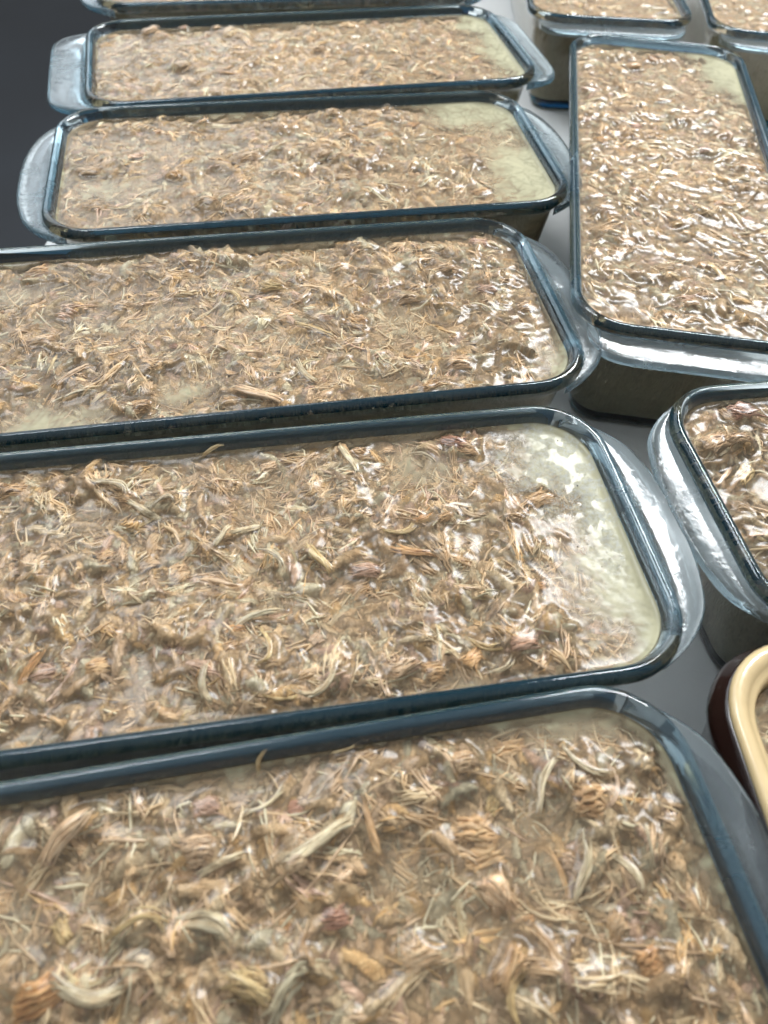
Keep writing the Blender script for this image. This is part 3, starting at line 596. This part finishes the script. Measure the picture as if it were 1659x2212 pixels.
fr1 = [('chunk', 1375, 268, 0.2, 0.65, 1.0, 'red', 0.0010), ('chunk', 1520, 325, 0.2, 0.65, 1.0, 'pink', 0.0014), ('chunk', 1335, 545, 0.9, 1.15, 0.8, 'peach', 0.0012), ('chunk', 1550, 445, 0.1, 0.7, 0.7, 'deep', 0.0008),
       ('shred', 1555, 590, -0.9, 1.1, 1.8, 'yellow', 0.0014), ('chunk', 1440, 585, 0.1, 0.9, 0.8, 'tan', 0.0006), ('chunk', 1490, 660, 0.4, 0.7, 0.8, 'tan', 0.0010), ('chunk', 1530, 175, 0.4, 0.5, 0.8, 'red', 0.0020),
       ('chunk', 1370, 145, 0.2, 0.9, 0.8, 'orange', 0.0012), ('shred', 1440, 215, 0.1, 0.9, 1.6, 'orange', 0.0012), ('chunk', 1300, 450, 0.3, 0.9, 0.8, 'tan', 0.0008), ('shred', 1620, 370, -0.3, 0.9, 1.5, 'deep', 0.0010)]
fr2 = [('chunk', 1590, 890, 0.4, 1.2, 0.9, 'red', 0.0010), ('chunk', 1500, 880, -1.0, 0.9, 0.9, 'peach', 0.0012), ('chunk', 1530, 960, 0.6, 1.1, 0.9, 'peach', 0.0010), ('chunk', 1590, 960, 0.1, 0.8, 0.7, 'peach', 0.0018),
       ('chunk', 1610, 1020, 0.8, 0.9, 0.8, 'yellow', 0.0014), ('chunk', 1640, 830, 0.5, 1.0, 0.7, 'yellow', 0.0014), ('shred', 1560, 1030, 1.0, 0.8, 1.2, 'peach', 0.0012)]

def clr(D, px, py, ra, rb, dep):
    p = at(px, py, 0.0600); x, y = p[0]-D[0][0], p[1]-D[0][1]; c_, s_ = math.cos(D[1]), math.sin(D[1])
    return (x*c_+y*s_, -x*s_+y*c_, ra, rb, 0.0, dep)

filling('jellied_meat', *D1, 'shredded meat in jelly in the frontmost glass dish', 'jellied meat', 11, 0.00052, 9000, 190, feats=f1, pep=40, fr=1.0,
        clear=[clr(D1, 1150, 1800, 0.014, 0.010, 0.003), clr(D1, 1300, 1580, 0.02, 0.006, 0.002), clr(D1, 1490, 1700, 0.006, 0.03, 0.0025), clr(D1, 850, 1880, 0.008, 0.006, 0.003)])
filling('jellied_meat', *D2, 'shredded meat in the second dish, ending in bare pale jelly with white fat', 'jellied meat', 23, 0.00052, 9000, 210, feats=f2, pep=60,
        clear=[clr(D2, 1400, 1250, 0.022, 0.060, 0.0085), clr(D2, 1240, 960, 0.026, 0.020, 0.007), clr(D2, 560, 1070, 0.018, 0.012, 0.003), clr(D2, 900, 1010, 0.016, 0.008, 0.002)],
        fat=[(1225, 1010, 0.024, 0.026), (1300, 1130, 0.010, 0.020)])
filling('jellied_meat', *D3, 'shredded meat with scattered clear jelly pools in the third dish from the front', 'jellied meat', 37, 0.0006, 7500, 190, feats=f3, pep=25,
        clear=[clr(D3, 40, 640, 0.016, 0.009, 0.005), clr(D3, 200, 630, 0.010, 0.006, 0.004), clr(D3, 870, 700, 0.020, 0.010, 0.003), clr(D3, 410, 850, 0.010, 0.008, 0.005), clr(D3, 110, 910, 0.018, 0.008, 0.005), clr(D3, 1200, 800, 0.012, 0.014, 0.005)])
filling('jellied_meat', *D4, 'shredded meat in the fourth dish, yellowish jelly at its right end', 'jellied meat', 41, 0.00075, 4500, 160, feats=f4, fr=1.15, mound=1.15,
        clear=[clr(D4, 1160, 380, 0.022, 0.040, 0.0095), clr(D4, 1040, 245, 0.034, 0.016, 0.008), clr(D4, 900, 330, 0.022, 0.010, 0.003), clr(D4, 230, 415, 0.012, 0.008, 0.005)])
filling('jellied_meat', *D5, 'shredded meat in the fifth dish with squared handles, jelly along its right end', 'jellied meat', 53, 0.0009, 3500, 140, feats=f5, fr=1.3, mound=1.2,
        clear=[clr(D5, 1110, 110, 0.022, 0.050, 0.0095), clr(D5, 1030, 50, 0.030, 0.015, 0.006), clr(D5, 180, 80, 0.012, 0.014, 0.004)])
filling('jellied_meat', *D6, 'strip of shredded meat in the farthest left-row dish at the top edge', 'jellied meat', 59, 0.0011, 2500, 70, fr=1.3)
filling('jellied_meat', *R1, 'shredded meat with dark red bits in the upright dish, jelly at its far end', 'jellied meat', 61, 0.00062, 3800, 180, feats=fr1, fr=1.3, mound=1.0, tall=0.0004,
        clear=[clr(R1, 1580, 160, 0.036, 0.020, 0.009), clr(R1, 1470, 105, 0.012, 0.05, 0.008)])
filling('jellied_meat', *R2, 'coarse meat chunks in jelly in the blue-rimmed dish at the right edge', 'jellied meat', 67, 0.0006, 1800, 170, feats=fr2, mound=1.15, tall=0.0008, flk=0.6)
filling('jellied_meat', *T1, 'shredded meat in the dish at the top edge behind the upright dish', 'jellied meat', 71, 0.0011, 2500, 80, fr=1.3)
filling('jellied_meat', *T2, 'shredded meat in the dish in the top right corner', 'jellied meat', 73, 0.0011, 2500, 80, fr=1.3)

# brown and cream ceramic dish in the lower right
th = R_(6.0); LC, WC = 0.17, 0.125
cc = (0.0940+math.cos(th)*LC/2+math.sin(th)*WC/2, 0.1105+math.sin(th)*LC/2-math.cos(th)*WC/2)
cer = empty('ceramic_dish', (cc[0], cc[1], 0.0006), th, 'brown ceramic dish with thick cream glazed rim at the lower right', 'ceramic dish')
outp = [(0.0160, 0.0), (0.0115, 0.0006), (0.0095, 0.0030), (0.0060, 0.0230), (0.0035, 0.0380), (0.0005, 0.0490), (-0.0010, 0.0515), (-0.0014, 0.0540), (-0.0006, 0.0565), (0.0010, 0.0588), (0.0016, 0.0608), (0.0030, 0.0600), (0.0050, 0.0500), (0.0080, 0.0300), (0.0130, 0.0080), (0.0160, 0.0060)]
me = mesh_from('ceramic_shell', *loft(LC, WC, 0.026, outp), M['brown']); fix_normals(me); obj('outer_shell', me, cer)
inp = [(0.0026, 0.0602), (0.0014, 0.0612), (0.0014, 0.0624), (0.0022, 0.0634), (0.0036, 0.0638), (0.0052, 0.0633), (0.0062, 0.0622), (0.0068, 0.0614), (0.0078, 0.0611), (0.0086, 0.0604), (0.0092, 0.0585), (0.0098, 0.0540), (0.0110, 0.0400), (0.0150, 0.0130), (0.0175, 0.0095), (0.0220, 0.0085)]
me = mesh_from('ceramic_glaze', *loft(LC, WC, 0.026, inp, cap0=False), M['cream']); fix_normals(me); obj('glazed_rim', me, cer)
filling('jellied_meat', cc, th, LC, WC, 'shredded meat inside the brown ceramic dish', 'jellied meat', 83, 0.0008, 2500, 80, level=0.0555, inset=0.0100, corner=0.026, sides=((0.0114, 0.0380), (0.0150, 0.0150)))

# scraps of meat stuck to the inner glass above the fill
for i, (px, py, rz_, k, lab) in enumerate([(555, 1592, 0.9, 0.42, 'small forked meat scrap stuck to the far rim of the frontmost dish'),
                                      (455, 925, 0.5, 0.45, 'thin pale scrap on the far inner wall of the second dish, left of centre'),
                                      (735, 1572, 0.3, 0.30, 'tiny scrap on the far inner wall of the frontmost dish')]):
    D = D1 if py > 1300 else D2
    p = at(px, py, 0.0632); nrm = (math.sin(D[1]), -math.cos(D[1]))
    o = obj('meat_scrap', SHREDS[[5, 11, 17][i]]); q = (p[0]-D[0][0])*-math.sin(D[1])+(p[1]-D[0][1])*math.cos(D[1]); push = q-(D[3]/2-0.0062)
    o.matrix_world = Matrix.Translation((p[0]+nrm[0]*push, p[1]+nrm[1]*push, 0.0632)) @ Matrix.Rotation(D[1], 4, 'Z') @ Matrix.Rotation(R_(62), 4, 'X') @ Matrix.Rotation(rz_, 4, 'Z') @ Matrix.Diagonal((k, k*0.9, k*0.7, 1))
    o.color = (0.74, 0.62, 0.38, 1); o['label'] = lab; o['category'] = 'meat scrap'; o['group'] = 'scraps stuck to the glass'
